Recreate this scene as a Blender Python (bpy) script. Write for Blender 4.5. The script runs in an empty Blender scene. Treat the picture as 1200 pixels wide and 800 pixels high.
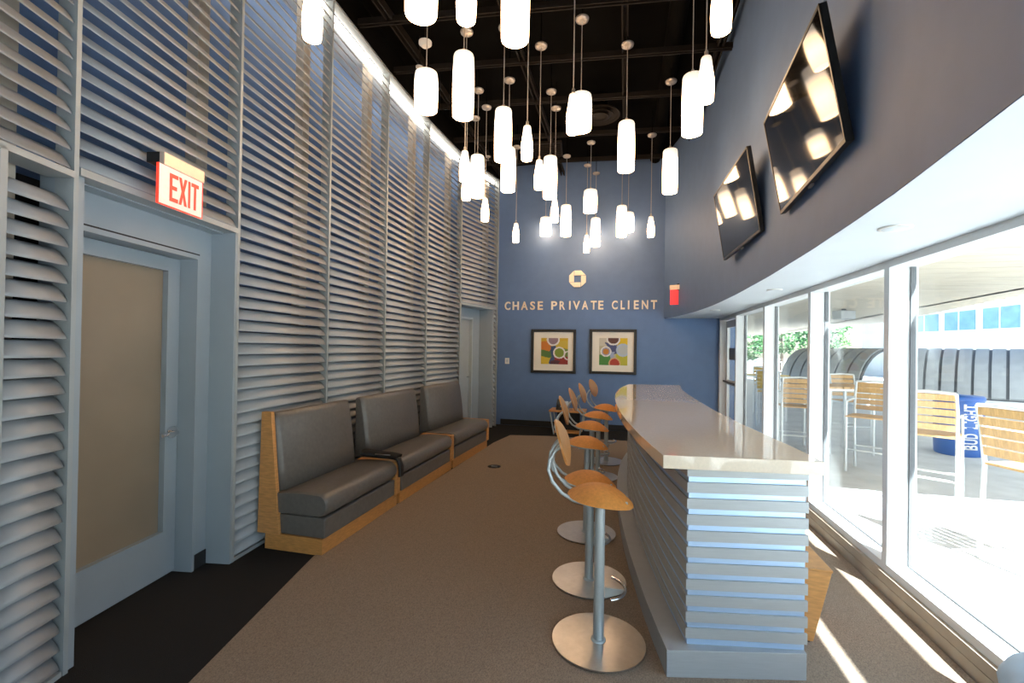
import bpy, math, random
from mathutils import Matrix, Vector
random.seed(4)
PI = math.pi
scene = bpy.context.scene
COL = scene.collection

# ------------------------------------------------------------------ camera, sky, sun, exposure
cam_d = bpy.data.cameras.new('camera'); cam = bpy.data.objects.new('camera', cam_d); COL.objects.link(cam)
cam_d.sensor_width = 36.0; cam_d.lens = 36.0 * 533.0 / 1200.0
cam_d.shift_y = 4.5 / 1200.0; cam_d.clip_start = 0.02; cam_d.clip_end = 500
_r = Vector((0.9702, 0.2418, 0.0155)).normalized(); _f = Vector((-0.2419, 0.9703, 0.0075)).normalized()
_u = _r.cross(_f).normalized(); _r = _f.cross(_u).normalized()
_m = Matrix((_r, _u, -_f)).transposed().to_4x4(); _m.translation = Vector((0, 0, 1.55))
cam.matrix_world = _m
scene.camera = cam

vs = scene.view_settings
vs.view_transform = 'Standard'; vs.look = 'None'; vs.gamma = 1.0; vs.use_curve_mapping = False
vs.exposure = 0.0
scene.cycles.use_denoising = True
scene.cycles.max_bounces = 10; scene.cycles.diffuse_bounces = 5; scene.cycles.glossy_bounces = 4
scene.cycles.transparent_max_bounces = 12
scene.cycles.sample_clamp_indirect = 6.0
scene.cycles.caustics_reflective = False; scene.cycles.caustics_refractive = False

world = bpy.data.worlds.new('world'); scene.world = world; world.use_nodes = True
_nt = world.node_tree; _bg = _nt.nodes['Background']
_sky = _nt.nodes.new('ShaderNodeTexSky'); _sky.sky_type = 'NISHITA'; _sky.sun_disc = False
_sky.sun_elevation = math.radians(50); _sky.sun_rotation = math.radians(150)
_nt.links.new(_sky.outputs[0], _bg.inputs[0]); _bg.inputs[1].default_value = 0.45

sun_d = bpy.data.lights.new('sun', 'SUN'); sun = bpy.data.objects.new('sun', sun_d); COL.objects.link(sun)
sun_d.energy = 36.0; sun_d.angle = math.radians(0.6); sun_d.color = (0.88, 0.94, 1.0)
sun.rotation_euler = Vector((-0.38, 0.72, -1.0)).to_track_quat('-Z', 'Y').to_euler()
sun.location = (8, -10, 14)

# ------------------------------------------------------------------ materials
MATS = {}
def mat(name, col, rough=0.6, metal=0.0, noise=0.0, nscale=40.0, bump=0.0, bscale=200.0, emit=None, estr=0.0,
        stretch=None, coat=0.0, spec=0.5, col2=None):
    m = bpy.data.materials.new(name); m.use_nodes = True
    nt = m.node_tree; b = nt.nodes['Principled BSDF']
    b.inputs['Base Color'].default_value = (*col, 1); b.inputs['Roughness'].default_value = rough
    b.inputs['Metallic'].default_value = metal; b.inputs['Specular IOR Level'].default_value = spec
    b.inputs['Coat Weight'].default_value = coat
    tc = nt.nodes.new('ShaderNodeTexCoord'); src = tc.outputs['Object']
    if stretch:
        mp = nt.nodes.new('ShaderNodeMapping'); mp.inputs['Scale'].default_value = stretch
        nt.links.new(src, mp.inputs['Vector']); src = mp.outputs['Vector']
    if noise or col2:
        n = nt.nodes.new('ShaderNodeTexNoise'); n.inputs['Scale'].default_value = nscale; n.inputs['Detail'].default_value = 4
        nt.links.new(src, n.inputs['Vector'])
        r = nt.nodes.new('ShaderNodeValToRGB')
        a = tuple(max(0, c * (1 - noise)) for c in col); z = col2 or tuple(min(1, c * (1 + noise)) for c in col)
        r.color_ramp.elements[0].color = (*a, 1); r.color_ramp.elements[1].color = (*z, 1)
        r.color_ramp.elements[0].position = 0.3; r.color_ramp.elements[1].position = 0.7
        nt.links.new(n.outputs['Fac'], r.inputs['Fac']); nt.links.new(r.outputs['Color'], b.inputs['Base Color'])
    if bump:
        n2 = nt.nodes.new('ShaderNodeTexNoise'); n2.inputs['Scale'].default_value = bscale
        nt.links.new(src, n2.inputs['Vector'])
        bp = nt.nodes.new('ShaderNodeBump'); bp.inputs['Strength'].default_value = bump; bp.inputs['Distance'].default_value = 0.004
        nt.links.new(n2.outputs['Fac'], bp.inputs['Height']); nt.links.new(bp.outputs['Normal'], b.inputs['Normal'])
    if emit:
        b.inputs['Emission Color'].default_value = (*emit, 1); b.inputs['Emission Strength'].default_value = estr
    MATS[name] = m
    return m

mat('blue_paint', (0.120, 0.200, 0.375), 0.6, noise=0.04, nscale=6, bump=0.06, bscale=300)
mat('louver', (0.37, 0.39, 0.41), 0.40, 0.0, noise=0.03, nscale=8)
mat('louver_frame', (0.36, 0.39, 0.40), 0.45, 0.1, noise=0.03, nscale=8)
mat('door_paint', (0.32, 0.37, 0.41), 0.45, 0.0, noise=0.03, nscale=5)
mat('stud', (0.52, 0.45, 0.37), 0.6, noise=0.1, nscale=12)
mat('frosted', (0.27, 0.215, 0.155), 0.35, 0.0, noise=0.12, nscale=1.6, bump=0.03, bscale=500)
mat('black_gap', (0.01, 0.01, 0.01), 0.7)
mat('carpet', (0.33, 0.255, 0.19), 0.95, noise=0.28, nscale=260, bump=0.9, bscale=320, spec=0.1, stretch=(1.0, 0.45, 1.0))
mat('carpet_dark', (0.030, 0.029, 0.028), 0.95, noise=0.3, nscale=300, bump=0.8, bscale=400, spec=0.1)
mat('ceiling_black', (0.004, 0.0038, 0.0036), 0.8, spec=0.04, noise=0.2, nscale=3)
mat('beam', (0.016, 0.013, 0.011), 0.6, spec=0.15, noise=0.2, nscale=4)
mat('white_paint', (0.55, 0.59, 0.63), 0.5, noise=0.02, nscale=4)
mat('frame_white', (0.68, 0.69, 0.69), 0.4, noise=0.03, nscale=5)
mat('curb', (0.36, 0.30, 0.23), 0.55, noise=0.1, nscale=6)
mat('leather', (0.150, 0.135, 0.120), 0.33, noise=0.10, nscale=30, bump=0.12, bscale=260)
mat('wood', (0.63, 0.30, 0.095), 0.42, noise=0.16, nscale=14, stretch=(1, 1, 6))
mat('wood_h', (0.60, 0.28, 0.082), 0.42, noise=0.16, nscale=14, stretch=(1.2, 1.2, 9))
mat('orange_seat', (0.72, 0.30, 0.065), 0.62, noise=0.10, nscale=60, bump=0.1, bscale=350)
mat('ply', (0.52, 0.23, 0.07), 0.36, noise=0.12, nscale=18, stretch=(1, 6, 1))
mat('steel', (0.62, 0.60, 0.57), 0.30, 1.0, noise=0.06, nscale=30)
mat('silver_paint', (0.50, 0.55, 0.56), 0.40, 0.35, noise=0.04, nscale=20)
mat('chrome', (0.80, 0.80, 0.80), 0.10, 1.0, noise=0.02)
mat('dark_rubber', (0.02, 0.02, 0.02), 0.7)
mat('stone', (0.80, 0.67, 0.52), 0.07, noise=0.04, nscale=90, coat=0.4)
mat('slat_metal', (0.42, 0.44, 0.45), 0.42, 0.15, noise=0.04, nscale=10, stretch=(1, 1, 12))
mat('pale_blue', (0.50, 0.68, 0.92), 0.38, 0.55, noise=0.03, nscale=8)
mat('tv_black', (0.012, 0.012, 0.012), 0.35)
mat('tv_screen', (0.008, 0.008, 0.009), 0.045, spec=0.3, noise=0.05, nscale=2)
mat('cream_letter', (0.92, 0.80, 0.64), 0.35, 0.1, noise=0.03, nscale=20)
mat('dulled_letter', (0.90, 0.72, 0.52), 0.30, 0.35, noise=0.03, nscale=20)  # cream lettering dulled by a reflection, put into the colour
mat('black_frame', (0.012, 0.011, 0.010), 0.4, noise=0.1)
mat('mat_board', (0.86, 0.80, 0.70), 0.8, noise=0.02, nscale=60)
mat('shade', (0.9, 0.86, 0.78), 0.4, emit=(1.0, 0.80, 0.55), estr=7.0, noise=0.02)
mat('shade_top', (0.9, 0.82, 0.72), 0.5, emit=(1.0, 0.70, 0.46), estr=0.9, noise=0.02)
mat('bulb_glow', (1, 0.95, 0.85), 0.5, emit=(1.0, 0.72, 0.44), estr=12.0, noise=0.01)
mat('canopy_metal', (0.62, 0.56, 0.50), 0.35, 0.7, noise=0.04)
mat('cable', (0.55, 0.50, 0.45), 0.5, 0.3, noise=0.05)
mat('cove', (1, 1, 1), 0.5, emit=(1.0, 0.92, 0.80), estr=9.0, noise=0.01)
mat('white_plastic', (0.80, 0.78, 0.74), 0.4, noise=0.02)
mat('exit_face', (0.9, 0.7, 0.62), 0.2, emit=(1.0, 0.62, 0.50), estr=0.5, noise=0.05)
mat('exit_red', (0.8, 0.03, 0.015), 0.4, emit=(1.0, 0.05, 0.025), estr=1.2, noise=0.03)
mat('exit_metal', (0.75, 0.62, 0.52), 0.35, 0.5, noise=0.04)
mat('red_lit', (0.75, 0.03, 0.04), 0.4, emit=(1.0, 0.05, 0.06), estr=0.7, noise=0.05)
mat('black_cloth', (0.004, 0.004, 0.005), 0.55, noise=0.3, nscale=30, bump=0.2, bscale=60)
mat('phone_grey', (0.03, 0.035, 0.04), 0.4, noise=0.05)
mat('phone_screen', (0.35, 0.45, 0.55), 0.2, noise=0.2, nscale=40)
mat('pale_seat', (0.40, 0.58, 0.78), 0.45, noise=0.04, nscale=20)
# outdoors
mat('concrete', (0.55, 0.55, 0.54), 0.85, noise=0.10, nscale=3, bump=0.1, bscale=60)
mat('canopy_board', (0.50, 0.43, 0.33), 0.6, noise=0.18, nscale=6, stretch=(0.3, 8, 1))
mat('canopy_edge', (0.75, 0.75, 0.74), 0.6, noise=0.03)
mat('facade', (0.80, 0.80, 0.79), 0.8, noise=0.03, nscale=1)
mat('facade_glass', (0.22, 0.40, 0.48), 0.15, noise=0.15, nscale=1.5)
mat('grey_clad', (0.36, 0.37, 0.37), 0.6, 0.1, noise=0.08, nscale=4)
mat('grey_seam', (0.14, 0.145, 0.15), 0.6, noise=0.05)
mat('teak', (0.56, 0.33, 0.13), 0.55, noise=0.18, nscale=10, stretch=(1, 8, 1))
mat('yellow_slat', (0.70, 0.45, 0.08), 0.5, noise=0.1, nscale=10)
mat('alu', (0.70, 0.71, 0.70), 0.4, 0.2, noise=0.04)
mat('bin_blue', (0.03, 0.12, 0.42), 0.4, noise=0.06, nscale=5)
mat('leaf', (0.06, 0.16, 0.05), 0.7, noise=0.4, nscale=4)
mat('bark', (0.12, 0.08, 0.05), 0.9, noise=0.3, nscale=10)
mat('ground', (0.30, 0.30, 0.28), 0.9, noise=0.15, nscale=0.5)

def glass_mat(name, tint=(0.94, 0.97, 0.96)):
    m = bpy.data.materials.new(name); m.use_nodes = True; nt = m.node_tree
    nt.nodes.remove(nt.nodes['Principled BSDF']); out = nt.nodes['Material Output']
    t = nt.nodes.new('ShaderNodeBsdfTransparent'); t.inputs[0].default_value = (*tint, 1)
    g = nt.nodes.new('ShaderNodeBsdfGlossy'); g.inputs['Roughness'].default_value = 0.02
    lw = nt.nodes.new('ShaderNodeLayerWeight'); lw.inputs['Blend'].default_value = 0.5
    pw = nt.nodes.new('ShaderNodeMath'); pw.operation = 'POWER'; pw.inputs[1].default_value = 5.0
    fr = nt.nodes.new('ShaderNodeMath'); fr.operation = 'MULTIPLY_ADD'; fr.inputs[1].default_value = 0.5; fr.inputs[2].default_value = 0.03
    nt.links.new(lw.outputs['Facing'], pw.inputs[0]); nt.links.new(pw.outputs[0], fr.inputs[0])
    mx = nt.nodes.new('ShaderNodeMixShader')
    nt.links.new(fr.outputs[0], mx.inputs[0]); nt.links.new(t.outputs[0], mx.inputs[1]); nt.links.new(g.outputs[0], mx.inputs[2])
    nt.links.new(mx.outputs[0], out.inputs[0]); MATS[name] = m
glass_mat('glass')

def print_mat():
    m = bpy.data.materials.new('print'); m.use_nodes = True; nt = m.node_tree; b = nt.nodes['Principled BSDF']
    a = nt.nodes.new('ShaderNodeVertexColor'); a.layer_name = 'ink'
    nt.links.new(a.outputs[0], b.inputs['Base Color']); b.inputs['Roughness'].default_value = 0.6
    MATS['print'] = m
print_mat()
def shade_mat(name, strength):
    m = bpy.data.materials.new(name); m.use_nodes = True; nt = m.node_tree; b = nt.nodes['Principled BSDF']
    b.inputs['Base Color'].default_value = (0.9, 0.86, 0.8, 1); b.inputs['Roughness'].default_value = 0.35
    tc = nt.nodes.new('ShaderNodeTexCoord'); sp = nt.nodes.new('ShaderNodeSeparateXYZ'); nt.links.new(tc.outputs['Generated'], sp.inputs[0])
    r = nt.nodes.new('ShaderNodeValToRGB'); nt.links.new(sp.outputs['Z'], r.inputs[0])
    e = r.color_ramp.elements; e[0].position = 0.0; e[0].color = (0.8, 0.8, 0.8, 1); e[1].position = 1.0; e[1].color = (0.042, 0.042, 0.042, 1)
    q = e.new(0.35); q.color = (1, 1, 1, 1); q = e.new(0.55); q.color = (0.75, 0.75, 0.75, 1); q = e.new(0.82); q.color = (0.07, 0.07, 0.07, 1)
    ml = nt.nodes.new('ShaderNodeMath'); ml.operation = 'MULTIPLY'; ml.inputs[1].default_value = strength
    nt.links.new(r.outputs[0], ml.inputs[0]); nt.links.new(ml.outputs[0], b.inputs['Emission Strength'])
    rc = nt.nodes.new('ShaderNodeValToRGB'); nt.links.new(sp.outputs['Z'], rc.inputs[0])
    e = rc.color_ramp.elements; e[0].position = 0.60; e[0].color = (1.0, 0.62, 0.33, 1); e[1].position = 0.84; e[1].color = (1.0, 0.86, 0.70, 1)
    nt.links.new(rc.outputs[0], b.inputs['Emission Color']); MATS[name] = m
shade_mat('shade', 17.0)

# ------------------------------------------------------------------ mesh helpers
class MB:
    def __init__(s): s.v = []; s.f = []; s.sm = []
    def add(s, vs_, fs, smooth=False):
        o = len(s.v); s.v += [tuple(p) for p in vs_]
        s.f += [tuple(i + o for i in f) for f in fs]; s.sm += [smooth] * len(fs); return s
    def box(s, x0, x1, y0, y1, z0, z1):
        return s.add([(x0,y0,z0),(x1,y0,z0),(x1,y1,z0),(x0,y1,z0),(x0,y0,z1),(x1,y0,z1),(x1,y1,z1),(x0,y1,z1)],
                     [(3,2,1,0),(4,5,6,7),(0,1,5,4),(1,2,6,5),(2,3,7,6),(3,0,4,7)])
    def hexa(s, b, t):      # b, t: four points bottom, top (ccw from above)
        return s.add(list(b) + list(t), [(3,2,1,0),(4,5,6,7),(0,1,5,4),(1,2,6,5),(2,3,7,6),(3,0,4,7)])
    def prism(s, pts, z0, z1):
        n = len(pts)
        return s.add([(x,y,z0) for x,y in pts] + [(x,y,z1) for x,y in pts],
                     [tuple(range(n-1,-1,-1)), tuple(range(n,2*n))] + [(i,(i+1)%n,n+(i+1)%n,n+i) for i in range(n)])
    def prism_y(s, pts, y0, y1):    # outline in x,z, extruded in y
        n = len(pts)
        return s.add([(x,y0,z) for x,z in pts] + [(x,y1,z) for x,z in pts],
                     [tuple(range(n)), tuple(range(2*n-1,n-1,-1))] + [(n+i,n+(i+1)%n,(i+1)%n,i) for i in range(n)])
    def prism_x(s, pts, x0, x1):    # outline in y,z, extruded in x
        n = len(pts)
        return s.add([(x0,y,z) for y,z in pts] + [(x1,y,z) for y,z in pts],
                     [tuple(range(n-1,-1,-1)), tuple(range(n,2*n))] + [(i,(i+1)%n,n+(i+1)%n,n+i) for i in range(n)])
    def lathe(s, prof, n=24, cx=0, cy=0, smooth=True):   # prof: list of (r,z) bottom to top
        o = []; fs = []
        for r, z in prof:
            for k in range(n):
                a = 2*PI*k/n; o.append((cx + r*math.cos(a), cy + r*math.sin(a), z))
        m = len(prof)
        for j in range(m-1):
            for k in range(n):
                fs.append((j*n+k, j*n+(k+1)%n, (j+1)*n+(k+1)%n, (j+1)*n+k))
        s.add(o, fs, smooth)
        if prof[0][0] > 1e-5: s.add([o[k] for k in range(n)], [tuple(range(n-1,-1,-1))])
        if prof[-1][0] > 1e-5: s.add([o[(m-1)*n+k] for k in range(n)], [tuple(range(n))])
        return s
    def cyl(s, p, q, r, n=10, r2=None):
        return s.tube([p, q], r, n, r2)
    def tube(s, pts, r, n=8, r2=None):
        P = [Vector(p) for p in pts]; rings = []; prev = None
        for i, p in enumerate(P):
            t = (P[min(i+1,len(P)-1)] - P[max(i-1,0)]).normalized()
            a = prev - t*prev.dot(t) if prev is not None else (Vector((0,0,1)) if abs(t.z) < 0.9 else Vector((1,0,0))).cross(t)
            if a.length < 1e-6: a = Vector((0,1,0)).cross(t)
            a.normalize(); prev = a; b = t.cross(a)
            rr = r if r2 is None else r + (r2-r)*i/(len(P)-1)
            rings.append([p + a*rr*math.cos(2*PI*k/n) + b*rr*math.sin(2*PI*k/n) for k in range(n)])
        vsx = [v for ring in rings for v in ring]; fs = []
        for j in range(len(P)-1):
            for k in range(n): fs.append((j*n+k, j*n+(k+1)%n, (j+1)*n+(k+1)%n, (j+1)*n+k))
        s.add(vsx, fs, True); m = len(P)-1
        s.add(rings[0], [tuple(range(n-1,-1,-1))]); s.add(rings[m], [tuple(range(n))]); return s
    def grid(s, fn, nu, nv, smooth=True, closed_u=False):
        vsx = [fn(i/nu, j/nv) for j in range(nv+1) for i in range(nu+1)]
        fs = [(j*(nu+1)+i, j*(nu+1)+i+1, (j+1)*(nu+1)+i+1, (j+1)*(nu+1)+i) for j in range(nv) for i in range(nu)]
        return s.add(vsx, fs, smooth)
    def mesh(s, name, m):
        me = bpy.data.meshes.new(name); me.from_pydata(s.v, [], s.f)
        me.polygons.foreach_set('use_smooth', s.sm); me.materials.append(MATS[m]); me.update(); return me
    def build(s, name, m, parent=None, bevel=0.0, loc=None):
        o = link(name, s.mesh(name, m), parent)
        if loc: o.location = loc
        if bevel:
            b = o.modifiers.new('bevel', 'BEVEL'); b.width = bevel; b.segments = 2; b.limit_method = 'ANGLE'
        return o
def link(name, data, parent=None, loc=None, rz=0.0):
    o = bpy.data.objects.new(name, data); COL.objects.link(o)
    if parent: o.parent = parent
    if loc: o.location = loc
    if rz: o.rotation_euler = (0, 0, rz)
    return o
def tag(o, label=None, cat=None, group=None, kind=None):
    if label: o['label'] = label
    if cat: o['category'] = cat
    if group: o['group'] = group
    if kind: o['kind'] = kind
    return o
def thing(name, label, cat, loc=(0,0,0), rz=0.0, group=None):
    return tag(link(name, None, None, loc, rz), label, cat, group)
def struct(name, label=None, loc=(0,0,0), rz=0.0):
    return tag(link(name, None, None, loc, rz), label, kind='structure')
def copy_tree(o, parent=None):
    c = o.copy(); COL.objects.link(c); c.parent = parent
    for ch in list(o.children): copy_tree(ch, c)
    return c
def lerp_list(tab, v):
    if v <= tab[0][0]:
        (a, b), (c, d) = tab[0], tab[1]
    elif v >= tab[-1][0]:
        (a, b), (c, d) = tab[-2], tab[-1]
    else:
        for (a, b), (c, d) in zip(tab, tab[1:]):
            if a <= v <= c: break
    return b + (d-b)*(v-a)/(c-a)

# ------------------------------------------------------------------ setting: floor, ceiling, walls
BACKV = 9.0; NEARV = -2.6; CEIL = 5.02; SOFF = 2.165; WINU = 1.66
fl = MB().prism([(-4.2,NEARV-0.2),(1.86,NEARV-0.2),(1.86,9.3),(-4.2,9.3)], -0.12, 0.0).build('floor', 'carpet_dark')
tag(fl, 'dark charcoal carpet border along the louvered wall', kind='structure')
cp = MB().prism([(-0.95,-2.55),(1.63,-2.55),(1.63,8.04),(-1.35,8.04),(-1.98,7.91),(-2.08,7.18),(-2.12,5.50),(-2.165,3.94),(-2.20,2.90),(-1.913,1.68)], -0.02, 0.006)
tag(cp.build('floor_carpet', 'carpet'), 'brown grey looped carpet in the middle of the room', kind='structure')
tag(MB().box(-4.2, 2.0, NEARV-0.2, 9.3, 5.28, 5.4).build('ceiling', 'ceiling_black'), 'black open ceiling', kind='structure')

# black ceiling grid
for u in (-2.47, -1.25, -0.05, 1.0):
    b = MB(); b.box(-0.035, -0.02, NEARV, 8.98, 5.0, 5.08); b.box(0.02, 0.035, NEARV, 8.98, 5.0, 5.08); b.box(-0.035, 0.035, NEARV, 8.98, 5.08, 5.09)
    tag(b.build('ceiling_beam', 'beam', loc=(u,0,0)), 'dark channel running the length of the black ceiling', kind='structure')
for k, v in enumerate((0.9, 2.1, 3.3, 4.6, 5.45, 6.35, 7.4, 8.4)):
    b = MB(); b.box(-2.9, 1.15, -0.03, -0.015, 4.985, 5.05); b.box(-2.9, 1.15, 0.015, 0.03, 4.985, 5.05)
    o = b.build('ceiling_cross_beam', 'beam', loc=(0,v,0)); o.rotation_euler = (0,0,math.radians(6))
    tag(o, 'dark cross channel under the black ceiling', kind='structure')
b = MB()
b.tube([(0.5,NEARV,5.17),(0.5,8.9,5.17)], 0.1, 12); b.build('ceiling_duct', 'ceiling_black')
tag(bpy.data.objects['ceiling_duct'], 'black painted duct above the ceiling grid', kind='structure')

# end wall (blue), wall behind the camera
wf = MB().box(-3.6, 2.0, 9.0, 9.15, 0, 5.3).build('wall_far', 'blue_paint'); tag(wf, 'deep blue painted end wall', kind='structure')
MB().box(-2.46, 1.63, 8.98, 9.0, 0.006, 0.115).build('baseboard', 'black_gap', wf)
wnr = MB(); wnr.box(-4.2, 2.0, NEARV-0.2, NEARV, SOFF, 5.3); wnr.box(-4.2, 2.0, NEARV-0.2, NEARV, 0, 0.14); wnr.box(-4.2, -1.5, NEARV-0.2, NEARV, 0.14, SOFF)
tag(wnr.build('wall_near', 'louver_frame'), 'grey wall over the glazed end behind the viewpoint', kind='structure')
for k in range(2):
    wk = struct('window_%d' % (9+k), 'tall window in the near end wall', (-0.70+1.62*k, NEARV-0.1, 0))
    for x in (-0.80, 0.76): MB().box(x, x+0.05, -0.08, 0.08, 0.14, SOFF).build('mullion', 'frame_white', wk)
    MB().box(-0.75, 0.76, -0.005, 0.005, 0.14, SOFF).build('pane', 'glass', wk)

# ------------------------------------------------------------------ louvered wall
SEAM = [(-2.19,0.48),(-2.517,1.57),(-2.695,2.676),(-2.80,3.84),(-2.855,5.02),(-2.87,6.24),(-2.80,7.48),(-2.50,8.75)]
WTOP = 4.93; PITCH = 0.085
def slat_mesh(w, name='slat'):
    n = 7; pr = []
    for i in range(n):
        q = i/(n-1); bul = 0.009*4*q*(1-q)
        pr.append((0.008 + 0.066*q - bul*0.75, 0.079*q + bul*0.66))
    out = pr
    inn = [(y + 0.006*(0.4+min(1, 4*k_/(n-1)*(1-k_/(n-1)))), z - 0.005*(0.4+min(1, 4*k_/(n-1)*(1-k_/(n-1))))) for k_, (y, z) in enumerate(pr)]
    vsx = []; fs = []
    for x in (0.018, w-0.018):
        vsx += [(x, y, z) for y, z in out] + [(x, y, z) for y, z in inn]
    m = 2*n
    for i in range(n-1):
        fs.append((i, i+1, m+i+1, m+i)); fs.append((n+i+1, n+i, m+n+i, m+n+i+1))
    fs.append((0, m, m+n, n)); fs.append((n-1, 2*n-1, m+2*n-1, m+n-1))
    for c, sgn in ((0, 1), (m, -1)):
        for i in range(n-1):
            q = (c+i, c+n+i, c+n+i+1, c+i+1); fs.append(q if sgn > 0 else q[::-1])
    mb = MB(); mb.add(vsx, fs, False)
    me = mb.mesh(name, 'louver')
    for k in range(0, 2*(n-1)): me.polygons[k].use_smooth = True
    return me
def seg(i):
    p, q = Vector(SEAM[i]), Vector(SEAM[i+1]); t = q - p
    return p, t.length, math.atan2(t.y, t.x)
panel_info = [
    ('grey louvered wall panel beside the frosted glass door, with narrow lower bay', 0),
    ('grey louvered wall panel directly above the frosted glass door', 1),
    ('grey louvered wall panel behind the bench with the wooden end panel', 2),
    ('grey louvered wall panel behind the middle of the three benches', 3),
    ('grey louvered wall panel behind the bench closest to the far doorway', 4),
    ('grey louvered wall panel directly beside the far recessed doorway', 5),
    ('grey louvered wall panel above the far recessed doorway by the blue wall', 6)]
PANELS = []
for label, i in panel_info:
    p, w, a = seg(i)
    root = thing('louvered_panel', label, 'louvered panel', (p.x, p.y, 0), a, 'louvered panels along the wall')
    PANELS.append(root)
    post = MB().box(-0.011, 0.011, -0.004, 0.095, 0.0, WTOP)
    post.build('mullion', 'louver_frame', root)
    if i == 6: MB().box(w-0.009, w+0.009, -0.012, 0.085, 0.0, WTOP).build('mullion', 'louver_frame', root)
    MB().box(0.011, w-0.011, -0.006, 0.085, 4.905, WTOP).build('top_rail', 'louver_frame', root)
    zmin = 0.035 if i not in (1, 6) else (2.385 if i == 1 else 2.36)
    if i in (1, 6):
        MB().box(0.016, w-0.016, -0.008, 0.115, zmin-0.045, zmin-0.01).build('bottom_rail', 'louver_frame', root)
    else:
        MB().box(0.016, w-0.016, 0.0, 0.1, 0.0, 0.025).build('bottom_rail', 'louver_frame', root)
    me = slat_mesh(w); z = zmin; k = 0
    if i == 0:
        # narrow lower bay next to the door, framed at its top and side
        x0 = w - 0.325
        MB().box(x0-0.014, x0+0.014, -0.012, 0.115, 0.0, 2.33).build('mullion', 'louver_frame', root)
        MB().box(0.016, w-0.016, -0.012, 0.115, 2.315, 2.345).build('transom', 'louver_frame', root)
        low = slat_mesh(0.325); zz = 0.035
        while zz < 2.21:
            link('slat', low, root, (x0, 0, zz)); zz += PITCH
        MB().box(0.016, x0-0.014, 0.10, 0.115, 0.0, 2.315).build('side_panel', 'door_paint', root)
        z = 2.36
    wn = 0.0
    if i == 6:   # narrow full-height strip of slats right of the far doorway
        sw = 0.16; low = slat_mesh(sw); zz = 0.035
        MB().box(w-sw-0.012, w-sw+0.012, -0.012, 0.115, 0.0, 2.35).build('mullion', 'louver_frame', root)
        while zz < 2.25:
            link('slat', low, root, (w-sw, 0, zz)); zz += PITCH
    while z < 4.81:
        link('slat', me, root, (0, 0, z)); z += PITCH; k += 1

# blue backing wall behind the slats with studs
wl = struct('wall_left', 'blue painted wall seen between the grey slats')
ext = [(-1.50,-2.7)] + SEAM + [(-2.40, 9.0)]
OFF = 0.52
def offp(i, d):
    a = Vector(ext[max(i-1,0)]); b_ = Vector(ext[min(i+1,len(ext)-1)]); t = (b_-a).normalized()
    n = Vector((-t.y, t.x)); q = Vector(ext[i]) + n*d; return q
bm = MB()
for i in range(len(ext)-1):
    z0 = 0.0
    a0, a1, c0, c1 = offp(i,OFF), offp(i+1,OFF), offp(i,OFF+0.12), offp(i+1,OFF+0.12)
    bm.hexa([(a0.x,a0.y,z0),(a1.x,a1.y,z0),(c1.x,c1.y,z0),(c0.x,c0.y,z0)], [(a0.x,a0.y,4.93),(a1.x,a1.y,4.93),(c1.x,c1.y,4.93),(c0.x,c0.y,4.93)])
bm.build('wall_surface', 'blue_paint', wl)
bm = MB(); (x0, y0), (x1, y1) = (-1.50,-2.7), SEAM[0]
bm.hexa([(x0,y0,0),(x1,y1,0),(x1-0.1,y1,0),(x0-0.1,y0,0)], [(x0,y0,4.93),(x1,y1,4.93),(x1-0.1,y1,4.93),(x0-0.1,y0,4.93)])
bm.build('side_panel', 'louver_frame', wl)
for i in range(7):
    p, w, a = seg(i)
    for xs, ww in ((w-0.20, 0.10), (0.42*w, 0.05)):
        if ww < 0.06 and i != 0: continue
        z0 = 2.36 if i in (1, 6) else 0.0
        s = MB().box(xs, xs+ww, 0.17, 0.25, z0, 4.98).build('stud', 'stud', wl); s.location = (p.x, p.y, 0); s.rotation_euler = (0,0,a)
bm = MB(); bk = MB()
for i in range(len(ext)-1):
    a0, a1, c0, c1 = offp(i,0.02), offp(i+1,0.02), offp(i,OFF+0.12), offp(i+1,OFF+0.12)
    bm.hexa([(v.x,v.y,4.931) for v in (a0,a1,c1,c0)], [(v.x,v.y,4.95) for v in (a0,a1,c1,c0)])
    a0, a1, c0, c1 = offp(i,0.0), offp(i+1,0.0), offp(i,0.1), offp(i+1,0.1)
    bk.hexa([(v.x,v.y,4.951) for v in (a0,a1,c1,c0)], [(v.x,v.y,5.29) for v in (a0,a1,c1,c0)])
bm.build('cavity_cap', 'white_paint', wl)
tag(bk.build('ceiling_bulkhead', 'ceiling_black'), 'black bulkhead above the louvers', kind='structure')
# cove light along the top of the louvers
bm = MB(); cl_pts = SEAM[1:]
for i in range(len(cl_pts)-1):
    p, q = Vector(cl_pts[i]), Vector(cl_pts[i+1]); t = (q-p).normalized(); n = Vector((-t.y, t.x))
    a0, a1, c0, c1 = p+n*0.11, q+n*0.11, p+n*0.17, q+n*0.17
    bm.hexa([(v.x,v.y,4.86) for v in (a0,a1,c1,c0)], [(v.x,v.y,4.92) for v in (a0,a1,c1,c0)])
cv = bm.build('cove_light', 'cove'); tag(cv, 'long warm white light strip along the top of the louvers', 'light strip')

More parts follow.
